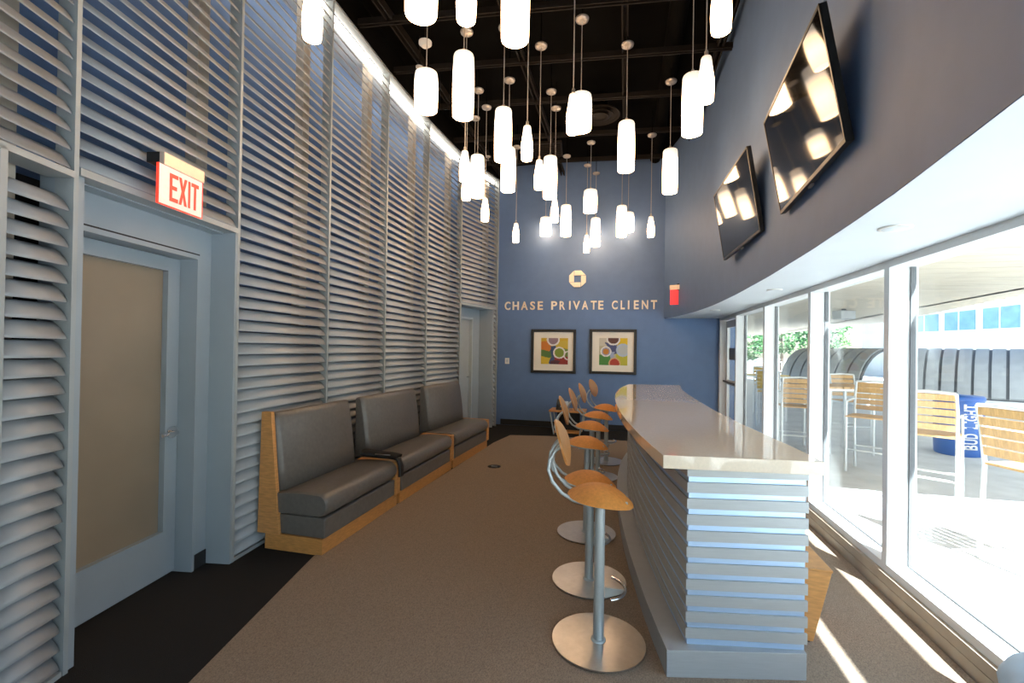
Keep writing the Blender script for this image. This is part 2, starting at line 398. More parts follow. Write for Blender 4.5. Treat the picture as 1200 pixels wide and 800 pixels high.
# ------------------------------------------------------------------ near door (frosted glass) in bay 1
p, w, a = seg(1)
d1 = struct('door_1', 'grey blue door with a large frosted glass pane and lever handle', (p.x, p.y, 0), a)
HD = 2.345
b = MB(); b.box(1.09, w+0.0, 0.0, 0.185, 0, HD); b.build('jamb', 'door_paint', d1)
b = MB(); b.box(-0.0, 0.055, 0.016, 0.185, 0, HD); b.build('jamb', 'door_paint', d1)
b = MB(); b.box(0.055, 1.09, 0.09, 0.182, HD-0.012, HD+0.03); b.build('soffit', 'door_paint', d1)
b = MB(); b.box(0.985, 1.10, 0.182, 0.20, 0, HD); b.box(0.055, 0.985, 0.182, 0.20, 2.165, HD); b.box(0.05, 0.11, 0.182, 0.20, 0, 2.165)
b.build('fascia', 'door_paint', d1)
b = MB(); b.box(0.978, 1.092, 0.176, 0.19, 0.0, 0.10); b.build('kick_base', 'dark_rubber', d1)
b = MB(); b.box(0.975, 0.985, 0.181, 0.199, 0, 2.165); b.box(0.11, 0.985, 0.181, 0.199, 2.153, 2.165); b.build('shadow_gap', 'black_gap', d1)
fr = MB(); fr.box(0.955, 0.975, 0.17, 0.32, 0, 2.153); fr.box(0.11, 0.955, 0.17, 0.32, 2.125, 2.153); fr.box(0.11, 0.135, 0.17, 0.32, 0, 2.125)
fr.build('door_frame', 'door_paint', d1)
leaf = MB(); leaf.box(0.135, 0.285, 0.295, 0.335, 0.012, 2.12); leaf.box(0.845, 0.953, 0.295, 0.335, 0.012, 2.12)
leaf.box(0.285, 0.845, 0.295, 0.335, 0.012, 0.31); leaf.box(0.285, 0.845, 0.295, 0.335, 2.03, 2.12)
lf = leaf.build('door_leaf', 'door_paint', d1)
g = MB()
for q in ((0.270,0.285,0.31,2.03),(0.845,0.860,0.31,2.03)): g.box(q[0],q[1],0.285,0.295,q[2]-0.015,q[3]+0.015)
g.box(0.285,0.845,0.285,0.295,0.295,0.31); g.box(0.285,0.845,0.285,0.295,2.03,2.045)
g.build('glazing_bead', 'door_paint', lf)
MB().box(0.285, 0.845, 0.325, 0.322, 0.31, 2.03).build('frosted_pane', 'frosted', lf)
h = MB(); h.add(*[[ (0.905+0.040*math.cos(2*PI*k/16), y, 0.955+0.040*math.sin(2*PI*k/16)) for y in (0.283,0.295) for k in range(16)],
                  [tuple(range(16))] + [(k,16+k,16+(k+1)%16,(k+1)%16) for k in range(16)]])
h.tube([(0.905,0.285,0.955),(0.905,0.245,0.955)], 0.011, 10); h.tube([(0.905,0.248,0.955),(0.86,0.240,0.957),(0.785,0.246,0.953)], 0.012, 10)
tag(h.build('lever_handle', 'chrome', lf), 'chrome lever handle')
# dark backing of the recess
b = MB(); b.box(0.0, w, 0.34, 0.36, 0, 2.36); b.build('recess_back', 'black_gap', d1)

# far doorway in bay 6
p, w, a = seg(6)
d2 = struct('door_2', 'plain grey recessed doorway beside the blue end wall', (p.x, p.y, 0), a)
DW = w-0.16
MB().box(DW-0.012-0.01, DW-0.012, 0.0, 0.38, 0, 2.32).build('jamb', 'door_paint', d2)
MB().box(0.016, 0.03, 0.0, 0.38, 0, 2.32).build('jamb', 'door_paint', d2)
MB().box(0.016, DW, 0.0, 0.38, 2.31, 2.35).build('soffit', 'door_paint', d2)
b = MB(); b.box(DW-0.30, DW-0.02, 0.30, 0.34, 0, 2.31); b.box(0.03, DW-0.30, 0.30, 0.34, 2.14, 2.31); b.build('fascia', 'door_paint', d2)
b = MB(); b.box(DW-0.33, DW-0.30, 0.27, 0.34, 0, 2.14); b.box(0.03, DW-0.33, 0.27, 0.34, 2.10, 2.14); b.build('door_frame', 'silver_paint', d2)
lf = MB().box(0.03, DW-0.33, 0.33, 0.37, 0.01, 2.10).build('door_leaf', 'louver_frame', d2)
h = MB(); h.tube([(0.75,0.33,1.0),(0.75,0.28,1.0),(0.66,0.28,1.0)], 0.01, 8); h.build('lever_handle', 'chrome', lf)

# ------------------------------------------------------------------ curved soffit and upper right wall
SO = [(-2.6,0.45),(-1.5,0.56),(0.0,0.73),(1.317,0.898),(1.705,0.948),(2.015,0.986),(2.434,1.023),(3.055,1.066),(4.062,1.113),(5.205,1.135),(6.0,1.13),(6.515,1.110),(7.0,1.078),(7.469,1.030),(7.85,0.978),(8.159,0.925),(8.6,0.825),(9.0,0.697)]
def soff_u(v): return lerp_list(SO, v)
VS = [NEARV + (9.0-NEARV)*k/70 for k in range(71)]
bm = MB()
top = [(soff_u(v), v) for v in VS]
bm.add([(u,v,SOFF) for u,v in top] + [(u,v,5.3) for u,v in top], [(i,i+1,71+i+1,71+i) for i in range(70)], True)
bm.add([(u+0.12,v,SOFF) for u,v in top] + [(u+0.12,v,5.3) for u,v in top], [(71+i,71+i+1,i+1,i) for i in range(70)], True)
bm.add([(u,v,SOFF) for u,v in top] + [(u+0.12,v,SOFF) for u,v in top], [(71+i,71+i+1,i+1,i) for i in range(70)])
wr = bm.build('wall_right', 'blue_paint'); tag(wr, 'curving blue upper wall that carries the televisions', kind='structure')
bm = MB()
bm.add([(u+0.001,v,SOFF-0.002) for u,v in top] + [(1.87,v,SOFF-0.002) for u,v in top], [(71+i,71+i+1,i+1,i) for i in range(70)])
bm.add([(u+0.13,v,SOFF+0.05) for u,v in top] + [(1.87,v,SOFF+0.05) for u,v in top], [(i,i+1,71+i+1,71+i) for i in range(70)])
so = bm.build('ceiling_soffit', 'white_paint'); tag(so, 'white curved soffit over the windows', kind='structure')
for v, u in ((-0.5,1.2),(2.569,1.255),(4.9,1.40),(7.181,1.268)):
    t = thing('downlight', 'small round recessed downlight in the white soffit', 'downlight', (u, v, SOFF-0.004), 0, 'recessed downlights in the soffit')
    MB().lathe([(0.055,-0.004),(0.068,-0.004),(0.068,0.002)], 24).build('trim_ring', 'white_plastic', t)
    MB().lathe([(0.0,-0.010),(0.03,-0.009),(0.054,-0.0055)], 24).build('lens', 'white_paint', t)

# ------------------------------------------------------------------ window wall
cb = MB(); cb.box(1.635, 1.87, NEARV, 9.0, 0.0, 0.075); cb.box(1.639, 1.87, NEARV, 9.0, 0.075, 0.079); cb.box(1.635, 1.87, NEARV, 9.0, 0.079, 0.14)
tag(cb.build('baseboard_right', 'curb'), 'low tan curb under the windows', kind='structure')
MUL = [-2.35,-1.0,0.55,2.05,3.49,4.785,6.215,7.70,8.93]
DEP0, DEP1 = 1.66, 1.82
for k in range(len(MUL)-1):
    v0, v1 = MUL[k], MUL[k+1]; door = (k == len(MUL)-2)
    wn = struct('window_%d' % (k+1) if not door else 'door_3', 'tall fixed window in white aluminium framing' if not door else 'glazed exit door at the far end of the windows', (DEP0, (v0+v1)/2, 0))
    h0 = (v0-v1)/2; h1 = (v1-v0)/2; dd = DEP1-DEP0
    MB().box(0, dd, h0-0.03, h0+0.03, 0.14, SOFF).build('mullion', 'frame_white', wn)
    if door: MB().box(0, dd, h1-0.03, h1+0.06, 0.14, SOFF).build('mullion', 'frame_white', wn)
    MB().box(0, dd, h0+0.03, h1-0.03, SOFF-0.048, SOFF).build('head_rail', 'frame_white', wn)
    MB().box(0, dd, h0+0.03, h1-0.03, 0.14, 0.19).build('sill_rail', 'frame_white', wn)
    if not door:
        MB().box(dd-0.035, dd-0.025, h0+0.03, h1-0.03, 0.19, SOFF-0.048).build('pane', 'glass', wn)
        gk = MB()
        for y in (h0+0.03, h1-0.04): gk.box(dd-0.045, dd-0.015, y, y+0.010, 0.19, SOFF-0.048)
        gk.box(dd-0.045, dd-0.015, h0+0.04, h1-0.04, 0.19, 0.198)
        gk.build('gasket', 'grey_seam', wn)
    else:
        f = MB(); a0, a1 = h0+0.05, h1-0.05
        f.box(dd-0.06, dd-0.015, a0, a0+0.09, 0.19, 2.10); f.box(dd-0.06, dd-0.015, a1-0.09, a1, 0.19, 2.10)
        f.box(dd-0.06, dd-0.015, a0+0.09, a1-0.09, 0.19, 0.40); f.box(dd-0.06, dd-0.015, a0+0.09, a1-0.09, 1.98, 2.10)
        f.box(dd-0.055, dd-0.02, a0+0.09, a1-0.09, 0.98, 1.06)
        lf = f.build('door_leaf', 'frame_white', wn)
        MB().box(dd-0.042, dd-0.034, a0+0.09, a1-0.09, 0.40, 1.98).build('pane', 'glass', lf)
        MB().tube([(dd-0.10,a0+0.02,1.03),(dd-0.10,a1-0.02,1.03)], 0.018, 8).build('push_bar', 'grey_seam', lf)
        MB().box(dd-0.05, dd-0.045, a0+0.16, a1-0.2, 1.42, 1.62).build('notice', 'grey_seam', lf)

# ------------------------------------------------------------------ benches
def bench(label, P0, P1, first=False, b0=0.0, b1=0.1):
    p, q = Vector(P0), Vector(P1); t = q-p; L = t.length
    root = thing('banquette_bench', label, 'bench', (p.x, p.y, 0), math.atan2(t.y, t.x), 'grey banquette benches by the louvers')
    # local: x along, y outward to the wall (0 = front of plinth)
    MB().box(0, L, 0.0, 0.50, 0.0, 0.12).build('plinth', 'wood_h', root, 0.003)
    MB().box(0.012, L-0.066, -0.012, 0.40, 0.12, 0.272).build('seat_base', 'leather', root, 0.012)
    # cushion: rounded front edge, slightly domed
    pr = [(0.42,0.275)]
    for k in range(9):
        a = -PI/2 - PI*k/8*0.97
        pr.append((0.035 + 0.075*math.cos(a) - 0.0, 0.362 + 0.086*math.sin(a)))
    pr += [(0.16,0.452),(0.30,0.448),(0.42,0.435)]
    cu = MB(); n = len(pr)
    xs = [0.0, 0.012, 0.035, L-0.10, L-0.078, L-0.066]; sc = [0.88, 0.96, 1.0, 1.0, 0.96, 0.88]
    vsx = []
    for x, s_ in zip(xs, sc):
        vsx += [(x, 0.2+(y-0.2)*(0.5+0.5*s_), 0.362+(z-0.362)*s_) for y, z in pr]
    fs = [((j+1)*n+i, (j+1)*n+(i+1)%n, j*n+(i+1)%n, j*n+i) for j in range(len(xs)-1) for i in range(n)]
    cu.add(vsx, fs, True); cu.add(vsx[:n], [tuple(range(n))]); cu.add(vsx[-n:], [tuple(range(n-1,-1,-1))])
    cu.build('seat_cushion', 'leather', root)
    # backrest, leaning
    bk = MB(); x0 = b0; x1 = L-b1
    prof = [(0.36,0.42),(0.375,0.60),(0.41,0.85),(0.435,0.985),(0.45,1.020),(0.475,1.033),(0.50,1.030),(0.53,1.02),(0.53,0.42)]
    nn = len(prof); xs = [x0, x0+0.012, x0+0.03, x1-0.03, x1-0.012, x1]; ins = [0.04, 0.012, 0, 0, 0.012, 0.04]
    vsx = []
    for x, i_ in zip(xs, ins):
        vsx += [(x, min(0.53, y+i_), min(z, 1.033-i_*0.5)) for y, z in prof]
    fs = [((j+1)*nn+i, (j+1)*nn+(i+1)%nn, j*nn+(i+1)%nn, j*nn+i) for j in range(len(xs)-1) for i in range(nn)]
    bk.add(vsx, fs, True); bk.add(vsx[:nn], [tuple(range(nn))]); bk.add(vsx[-nn:], [tuple(range(nn-1,-1,-1))])
    bk.build('backrest', 'leather', root)
    if first:
        e = MB().prism_x([(0.365,0.12),(0.56,0.12),(0.54,1.04),(0.455,1.04)], -0.012, 0.022)
        tag(e.build('end_panel', 'wood', root, 0.003), 'pale wooden end panel tapering upwards')
    # wooden wedge filling the angle to the neighbouring bench, with its upright
    MB().box(L-0.065, L+0.018, -0.024, 0.40, 0.12, 0.44).build('divider', 'wood', root, 0.003)
    return root
bench('grey leather bench with a wooden end panel, nearest the frosted glass door', (-2.150,2.93), (-2.155,4.07), True, 0.03, 0.14)
bench('grey leather bench in the middle of the three along the louvers', (-2.150,4.12), (-2.135,5.46), False, 0.03, 0.15)
bench('grey leather bench beside the far recessed doorway', (-2.130,5.52), (-2.085,6.84), False, 0.09, 0.08)
# black bag / strap draped over the seat end of the first bench
bg = thing('shoulder_bag', 'black bag with a strap lying over the bench seat, hanging off its front', 'bag', (-2.165, 4.0, 0.458))
def strip(pts, w, th, name):
    mb = MB()
    ring = []
    for (x, y, z, ang) in pts:
        c, s_ = math.cos(ang), math.sin(ang)   # thickness direction in x,z
        ring.append([(x - s_*th/2, y-w/2, z - c*th/2),(x - s_*th/2, y+w/2, z - c*th/2),(x + s_*th/2, y+w/2*0.8, z + c*th/2),(x + s_*th/2, y-w/2*0.8, z + c*th/2)])
    vsx = [v for r in ring for v in r]; fs = []
    for j in range(len(pts)-1):
        for k in range(4): fs.append((j*4+k, j*4+(k+1)%4, (j+1)*4+(k+1)%4, (j+1)*4+k))
    mb.add(vsx, fs, True); mb.add(ring[0], [(3,2,1,0)]); mb.add(ring[-1], [(0,1,2,3)])
    return mb
body = strip([(-0.30,-0.02,0.06,0),(-0.22,0.0,0.045,0),(-0.10,0.02,0.038,0.05),(-0.02,0.03,0.035,0.15),(0.045,0.03,0.025,0.5)], 0.16, 0.07, 'bag').build('bag_body', 'black_cloth', bg)
m_ = body.modifiers.new('sub', 'SUBSURF'); m_.levels = 2; m_.render_levels = 2
strip([(0.0,0.01,0.03,0.2),(0.055,0.015,0.01,0.9),(0.075,0.015,-0.04,1.4),(0.082,0.015,-0.10,1.55),(0.080,0.015,-0.155,1.55)], 0.075, 0.022, 's').build('strap', 'black_cloth', bg)
b = MB().box(-0.16, 0.0, -0.062, -0.052, 0.055, 0.062); b.build('zip', 'steel', bg)

# ------------------------------------------------------------------ floor outlet
t = thing('floor_outlet', 'small round metal outlet cover set in the carpet', 'outlet', (-1.646, 5.736, 0.006))
MB().lathe([(0.085,0.0),(0.085,0.004),(0.07,0.007),(0.0,0.007)], 24).build('cover', 'dark_rubber', t)
MB().box(-0.03, 0.045, -0.035, 0.0, 0.007, 0.011).build('flap', 'steel', t)

# ------------------------------------------------------------------ counter
CL = [(2.26,0.18),(2.50,0.134),(2.768,0.088),(3.275,0.017),(3.70,-0.030),(4.10,-0.063),(4.5,-0.086),(4.95,-0.102),(5.4,-0.100),(5.80,-0.083),(6.10,-0.058),(6.40,-0.020),(6.65,0.020),(6.855,0.060)]
CR = [(2.346,0.881),(2.577,0.866),(2.99,0.825),(3.391,0.782),(4.046,0.738),(4.818,0.715),(5.4,0.705),(6.111,0.712),(6.5,0.732),(7.023,0.785)]
croot = thing('bar_counter', 'curved slatted bar counter with glossy cream stone top', 'bar counter', (0.4, 4.6, 0))
def edge(tab, v0, v1, n, off): return [(lerp_list(tab, v0+(v1-v0)*k/n)+off-0.4, v0+(v1-v0)*k/n-4.6) for k in range(n+1)]
def loop(lo, ro, vl0, vl1, vr0, vr1, n=28):
    L = edge(CL, vl0, vl1, n, lo); R = edge(CR, vr0, vr1, n, ro)
    return R + L[::-1]
def strip_prism(mb, A, B, z0, z1):      # A, B: matching polylines (A left, B right)
    n = len(A)
    vsx = [(x,y,z0) for x,y in A] + [(x,y,z0) for x,y in B] + [(x,y,z1) for x,y in A] + [(x,y,z1) for x,y in B]
    fs = []
    for i in range(n-1):
        fs += [(i,i+1,n+i+1,n+i), (2*n+i,3*n+i,3*n+i+1,2*n+i+1), (i,2*n+i,2*n+i+1,i+1), (n+i,n+i+1,3*n+i+1,3*n+i)]
    fs += [(0,n,3*n,2*n), (n-1,2*n-1+2*n-n+0,0,0)] if False else [(0,n,3*n,2*n), (2*n-1,n-1,3*n-1,4*n-1)]
    mb.add(vsx, fs); return mb
N = 40
tp = strip_prism(MB(), edge(CL,2.26,6.855,N,0), edge(CR,2.346,7.023,N,0), 0.997, 1.060)
tag(tp.build('countertop', 'stone', croot, 0.003), 'glossy cream stone top')
strip_prism(MB(), edge(CL,2.285,6.80,N,0.035), edge(CR,2.435,6.96,N,-0.025), 0.006, 0.133).build('plinth', 'slat_metal', croot, 0.002)
strip_prism(MB(), edge(CL,2.362,6.76,N,0.148), edge(CR,2.462,6.93,N,-0.026), 0.133, 0.997).build('core', 'pale_blue', croot)
SP = (0.997-0.140)/11
Aout = edge(CL,2.352,6.77,N,0.138); Ain = edge(CL,2.362,6.76,N,0.152)
front_me = strip_prism(MB(), Aout, Ain, 0.0, 0.050).mesh('slat', 'slat_metal')
P0 = Vector((lerp_list(CL,2.352)+0.138-0.4, 2.352-4.6)); P1 = Vector((lerp_list(CR,2.452)-0.016-0.4, 2.452-4.6))
t_ = (P1-P0).normalized(); n_ = Vector((-t_.y, t_.x))
end_me = MB().prism([tuple(P0), tuple(P1), tuple(P1+n_*0.012), tuple(P0+n_*0.012)], 0.0, 0.050).mesh('slat', 'slat_metal')
Q0 = Vector((lerp_list(CL,6.77)+0.138-0.4, 6.77-4.6)); Q1 = Vector((lerp_list(CR,6.94)-0.016-0.4, 6.94-4.6))
end2_me = MB().prism([tuple(Q1), tuple(Q0), tuple(Q0-n_*0.012), tuple(Q1-n_*0.012)], 0.0, 0.050).mesh('slat', 'slat_metal')
for k in range(11):
    z = 0.165 + SP*k
    for me in (front_me, end_me, end2_me): link('slat', me, croot, (0, 0, z))

# ------------------------------------------------------------------ bar stools
def make_stool(label, seat_mat='orange_seat'):
    root = thing('bar_stool', label, 'bar stool', (0,0,0), 0, 'bar stools along the counter')
    b = MB().lathe([(0.235,0.0),(0.24,0.006)], 40); b.build('base_rim', 'dark_rubber', root)
    MB().lathe([(0.243,0.006),(0.243,0.013)], 56).build('base', 'steel', root)
    MB().lathe([(0.040,0.012),(0.038,0.020),(0.028,0.022)], 24).build('collar', 'silver_paint', root)
    MB().lathe([(0.028,0.02),(0.0275,0.30),(0.0265,0.69)], 20).build('pole', 'silver_paint', root)
    fr_ = MB()
    fr_.hexa([(0.03,-0.006,0.235),(0.125,-0.006,0.275),(0.125,0.006,0.275),(0.03,0.006,0.235)], [(0.03,-0.006,0.292),(0.125,-0.006,0.292),(0.125,0.006,0.292),(0.03,0.006,0.292)])
    fo = fr_.build('footrest_bracket', 'silver_paint', root)
    arc = [(0.135*math.cos(a), 0.135*math.sin(a), 0.290) for a in [math.radians(-62+124*k/14) for k in range(15)]]
    MB().tube(arc, 0.0085, 10).build('footrest', 'chrome', fo)
    # tubes under the seat, sweeping up to the back
    for y in (-0.075, 0.075):
        pts = [(0.14, y*0.7, 0.715), (0.05, y, 0.705), (-0.05, y, 0.705), (-0.13, y, 0.712), (-0.195, y, 0.745), (-0.245, y, 0.80), (-0.268, y, 0.86), (-0.262, y*0.9, 0.915), (-0.235, y*0.75, 0.960), (-0.205, y*0.6, 0.985)]
        MB().tube(pts, 0.0095, 8).build('back_tube', 'silver_paint', root)
    MB().box(-0.07, 0.07, -0.085, 0.085, 0.690, 0.702).build('seat_plate', 'silver_paint', root, 0.003)
    # saddle seat: domed round pad
    R = 0.172
    def top(i, j):
        a = 2*PI*i; r = j
        x = R*1.0*r*math.cos(a); y = R*1.06*r*math.sin(a)
        z = 0.722 + 0.062*(1-r**2.2) + 0.018*(x/R)*(-0.55) - 0.012*(abs(y)/R)**2*0
        z -= 0.024*max(0, x/R)**2
        return (x, y, z)
    s = MB(); s.grid(lambda i, j: top(i, 1-j), 36, 8)
    s.grid(lambda i, j: (R*(1-j*0.9)*math.cos(2*PI*i)*1.0, R*1.06*(1-j*0.9)*math.sin(2*PI*i), top(i,1)[2]*(1-min(1,j*2.5)) + (0.712)*min(1,j*2.5)), 36, 4)
    s.build('seat', seat_mat, root)
    # bent plywood back
    def back(i, j, o):
        a = 2*PI*i; r = j
        yy = 0.138*r*math.cos(a); hh = 0.122*r*math.sin(a)*(1-0.15*abs(math.cos(a)))
        x = -0.205 - 0.30*hh + 0.7*yy*yy + o; z = 0.995 + hh
        return (x, yy, z)
    k = MB(); k.grid(lambda i, j: back(i, 1-j, 0.006), 28, 4); k.grid(lambda i, j: back(i, j, -0.006), 28, 4)
    k.grid(lambda i, j: back(i, 1, -0.006+0.012*j), 28, 1)
    k.build('backrest', 'ply', root)
    return root
stool0 = make_stool('orange-seated bar stool first along the counter from its slatted end')
spots = [(-0.119,2.466,0.0),(-0.217,3.099,0.06),(-0.300,3.895,0.02),(-0.326,4.80,-0.05),(-0.308,5.65,-0.12),(-0.242,6.45,-0.30)]
slabel = ['orange-seated bar stool first along the counter from its slatted end', 'orange-seated bar stool second along the counter from its slatted end',
          'orange-seated bar stool third along the counter from its slatted end', 'orange-seated bar stool third along the counter from the blue wall',
          'orange-seated bar stool second along the counter from the blue wall', 'orange-seated bar stool first along the counter from the blue wall']
for k, (x, y, rz) in enumerate(spots):
    o = stool0 if k == 0 else copy_tree(stool0)
    o.location = (x, y, 0.006); o.rotation_euler = (0, 0, rz); o['label'] = slabel[k]
def seat_height(o, dz):       # gas-lift height
    for c in o.children:
        nm = c.name.split('.')[0]
        if nm in ('seat', 'backrest', 'back_tube', 'seat_plate'): c.location.z += dz
        if nm == 'pole': c.scale.z = (0.69+dz)/0.69
lifts = [0.045, -0.055, 0.03, 0.022, 0.015, 0.015]; _st = [o for o in COL.objects if o.get('category') == 'bar stool']
for o, dz in zip(_st, lifts): seat_height(o, dz)
o = copy_tree(stool0); o.location = (-1.535, 0.575, 0.0); o.rotation_euler = (0,0,2.4); o['label'] = 'orange-seated bar stool standing alone before the narrow louvered bay'
o['group'] = 'bar stools away from the counter'

# pale seat by the window, next to the viewpoint
ps = thing('upholstered_stool', 'pale blue round stool with chrome legs beside the window curb', 'stool', (1.10, 1.33, 0.006))
MB().lathe([(0.17,0.68),(0.195,0.70),(0.20,0.735),(0.185,0.765),(0.13,0.783),(0.0,0.79)], 32).build('seat', 'pale_seat', ps)
for k in range(4):
    a = math.radians(45+90*k)
    MB().tube([(0.135*math.cos(a),0.135*math.sin(a),0.70),(0.19*math.cos(a),0.19*math.sin(a),0.0)], 0.011, 8).build('leg', 'chrome', ps)
MB().tube([(0.165*math.cos(2*PI*k/24),0.165*math.sin(2*PI*k/24),0.30) for k in range(25)], 0.008, 8).build('foot_ring', 'chrome', ps)

# wooden block seat behind the counter
wb = thing('wooden_stool', 'pale tapered wooden block seat behind the counter by the windows', 'stool', (0.97, 2.95, 0.006))
MB().hexa([(-0.08,-0.20,0.012),(0.02,-0.20,0.012),(0.02,0.20,0.012),(-0.08,0.20,0.012)], [(-0.09,-0.20,0.385),(0.105,-0.20,0.385),(0.105,0.20,0.385),(-0.09,0.20,0.385)]).build('body', 'wood', wb, 0.004)
MB().box(-0.094, 0.109, -0.203, 0.203, 0.385, 0.400).build('top', 'wood_h', wb, 0.004)
for x in (-0.06, 0.0):
    for y in (-0.17, 0.17): MB().lathe([(0.015,0.0),(0.015,0.012)], 10, x, y).build('foot', 'dark_rubber', wb)

# small table with telephone at the end wall
tb = thing('side_table', 'small wooden side table with metal legs under the framed pictures', 'side table', (-1.02, 8.50, 0.0))
MB().box(-0.33, 0.33, -0.22, 0.22, 0.405, 0.435).build('table_top', 'wood_h', tb, 0.003)
MB().box(-0.25, 0.25, -0.19, 0.19, 0.02, 0.045).build('shelf', 'wood_h', tb, 0.003)
for sx in (-1, 1):
    for sy in (-1, 1):
        MB().cyl((0.31*sx,0.20*sy,0.405),(0.235*sx,0.20*sy,0.0), 0.014, 8).build('leg', 'silver_paint', tb)
MB().box(-0.21, 0.21, 0.05, 0.18, 0.045, 0.36).build('back_panel', 'black_gap', tb)
ph = thing('telephone', 'dark desk telephone with a pale display on the side table', 'telephone', (-1.12, 8.45, 0.435))
MB().hexa([(-0.11,-0.09,0),(0.11,-0.09,0),(0.11,0.09,0),(-0.11,0.09,0)], [(-0.11,-0.09,0.03),(0.11,-0.09,0.03),(0.11,0.07,0.15),(-0.11,0.07,0.15)]).build('base', 'phone_grey', ph, 0.004)
MB().hexa([(-0.03,-0.062,0.052),(0.10,-0.062,0.052),(0.10,0.06,0.144),(-0.03,0.06,0.144)], [(-0.03,-0.066,0.058),(0.10,-0.066,0.058),(0.10,0.056,0.152),(-0.03,0.056,0.152)]).build('display', 'phone_screen', ph)
MB().tube([(-0.08,-0.085,0.075),(-0.085,-0.06,0.085),(-0.085,0.04,0.165),(-0.08,0.07,0.178)], 0.022, 10).build('handset', 'phone_grey', ph)

# ------------------------------------------------------------------ pendants
def make_pendant(kind):
    zt, zb, prof, label, grp = {
        'L': (4.05, 3.52, [(0.086,0.0),(0.0885,0.012),(0.091,0.15),(0.092,0.27),(0.090,0.42),(0.087,0.51),(0.082,0.525)], 'tall white glass cylinder pendant lamp hanging from the black ceiling', 'tall cylinder pendants'),
        'S': (3.63, 3.32, [(0.049,0.0),(0.052,0.012),(0.056,0.09),(0.053,0.16),(0.043,0.23),(0.038,0.285),(0.034,0.31)], 'small bottle-shaped white glass pendant lamp on a long cable', 'small bottle pendants'),
        'D': (4.13, 3.78, [(0.104,0.0),(0.107,0.012),(0.109,0.12),(0.110,0.20),(0.108,0.31),(0.102,0.345)], 'short wide white glass drum pendant lamp hanging from the black ceiling', 'short drum pendants')}[kind]
    root = thing('pendant_lamp', label, 'pendant lamp', (0,0,0), 0, grp)
    z0 = zb
    sh = MB().lathe([(r, z0+z) for r, z in prof], 28); 
    # open lathe bottom: the helper caps both ends; caps are the diffuser disc and the cap
    n = 28
    sh.f = sh.f[:-2]; sh.sm = sh.sm[:-2]
    s = sh.build('glass_shade', 'shade', root)
    MB().lathe([(0.0,z0+0.006),(prof[0][0]-0.001,z0+0.004)], 28).build('diffuser', 'bulb_glow', s)
    MB().lathe([(prof[-1][0],z0+prof[-1][1]-0.001),(prof[-1][0]*0.9,z0+prof[-1][1]+0.006),(0.0,z0+prof[-1][1]+0.008)], 28).build('shade_cap', 'shade_top', s)
    MB().lathe([(0.014,zt),(0.014,zt+0.045),(0.006,zt+0.06)], 10).build('cap', 'canopy_metal', root)
    MB().tube([(0,0,zt+0.05),(0,0,4.90)], 0.0045, 6).build('cable', 'cable', root)
    MB().lathe([(0.030,4.885),(0.064,4.893),(0.068,4.905),(0.068,4.915)], 20).build('ceiling_rose', 'canopy_metal', root)
    MB().tube([(0,0,4.915),(0,0,5.28)], 0.006, 6).build('hanger', 'ceiling_black', root)
    return root
PENDANTS = [('D',-1.36,2.79),('S',-0.86,2.31),('L',-0.71,2.80),('D',-1.85,3.93),('L',-1.37,3.64),('L',-1.27,4.57),('S',-0.92,4.15),('S',-0.44,3.71),
 ('D',-0.47,4.62),('S',-0.95,4.93),('L',-0.98,5.84),('L',-1.45,5.48),('S',-1.79,7.33),('S',-1.92,6.03),('S',-1.68,4.54),('S',-1.87,5.12),
 ('L',-1.90,5.61),('D',-2.17,6.28),('D',-1.55,8.80),('S',-0.98,6.26),('L',-1.03,7.86),('D',-0.58,7.42),('S',-0.71,8.33),('L',-0.58,8.74),
 ('L',-0.02,5.12),('L',-0.09,8.08),('D',0.02,8.78),('S',0.36,7.36),('L',0.51,5.94),('L',0.56,4.37),('S',0.53,3.44),('S',0.49,2.70),('S',-1.78,2.25),
 ]
protos = {}
for k, x, y in PENDANTS:
    if k not in protos: protos[k] = make_pendant(k); o = protos[k]
    else: o = copy_tree(protos[k])
    o.location = (x, y, 0)

# ceiling fittings
t = thing('smoke_detector', 'white round smoke detector on the black ceiling above the louvers', 'detector', (-2.20, 4.63, 4.93))
MB().lathe([(0.04,-0.045),(0.05,-0.03),(0.072,-0.015),(0.072,0.01)], 24).build('body', 'white_plastic', t)
MB().tube([(0,0,0.01),(0,0,0.35)], 0.012, 8).build('stem', 'beam', t)
for (x, y), lb in (((-2.44,4.99), 'brass sprinkler head beside the smoke detector'), ((-2.38,7.60), 'brass sprinkler head above the far louvers')):
    t = thing('sprinkler_head', lb, 'sprinkler', (x, y, 4.85), 0, 'ceiling sprinklers')
    MB().lathe([(0.035,0.05),(0.045,0.055),(0.045,0.065)], 16).build('escutcheon', 'canopy_metal', t)
    MB().lathe([(0.012,0.0),(0.012,0.05)], 10).build('body', 'canopy_metal', t)
    MB().lathe([(0.022,-0.008),(0.022,-0.004)], 12).build('deflector', 'canopy_metal', t)
    MB().tube([(0,0,0.065),(0,0,0.43)], 0.012, 8).build('pipe', 'beam', t)
t = thing('air_diffuser', 'round dark air diffuser in the black ceiling', 'air vent', (-0.42, 6.75, 4.98))
for k, r in enumerate((0.30, 0.22, 0.14)):
    MB().lathe([(r-0.03,0.03-0.012*k),(r,-0.012*k),(r+0.004,0.004-0.012*k),(r-0.026,0.036-0.012*k)], 28).build('ring', 'beam', t)
MB().lathe([(0.12,0.03),(0.12,0.3)], 20).build('neck', 'ceiling_black', t)
t = thing('return_grille', 'square dark return grille in the black ceiling', 'air vent', (-1.38, 7.75, 4.99), 0.1)
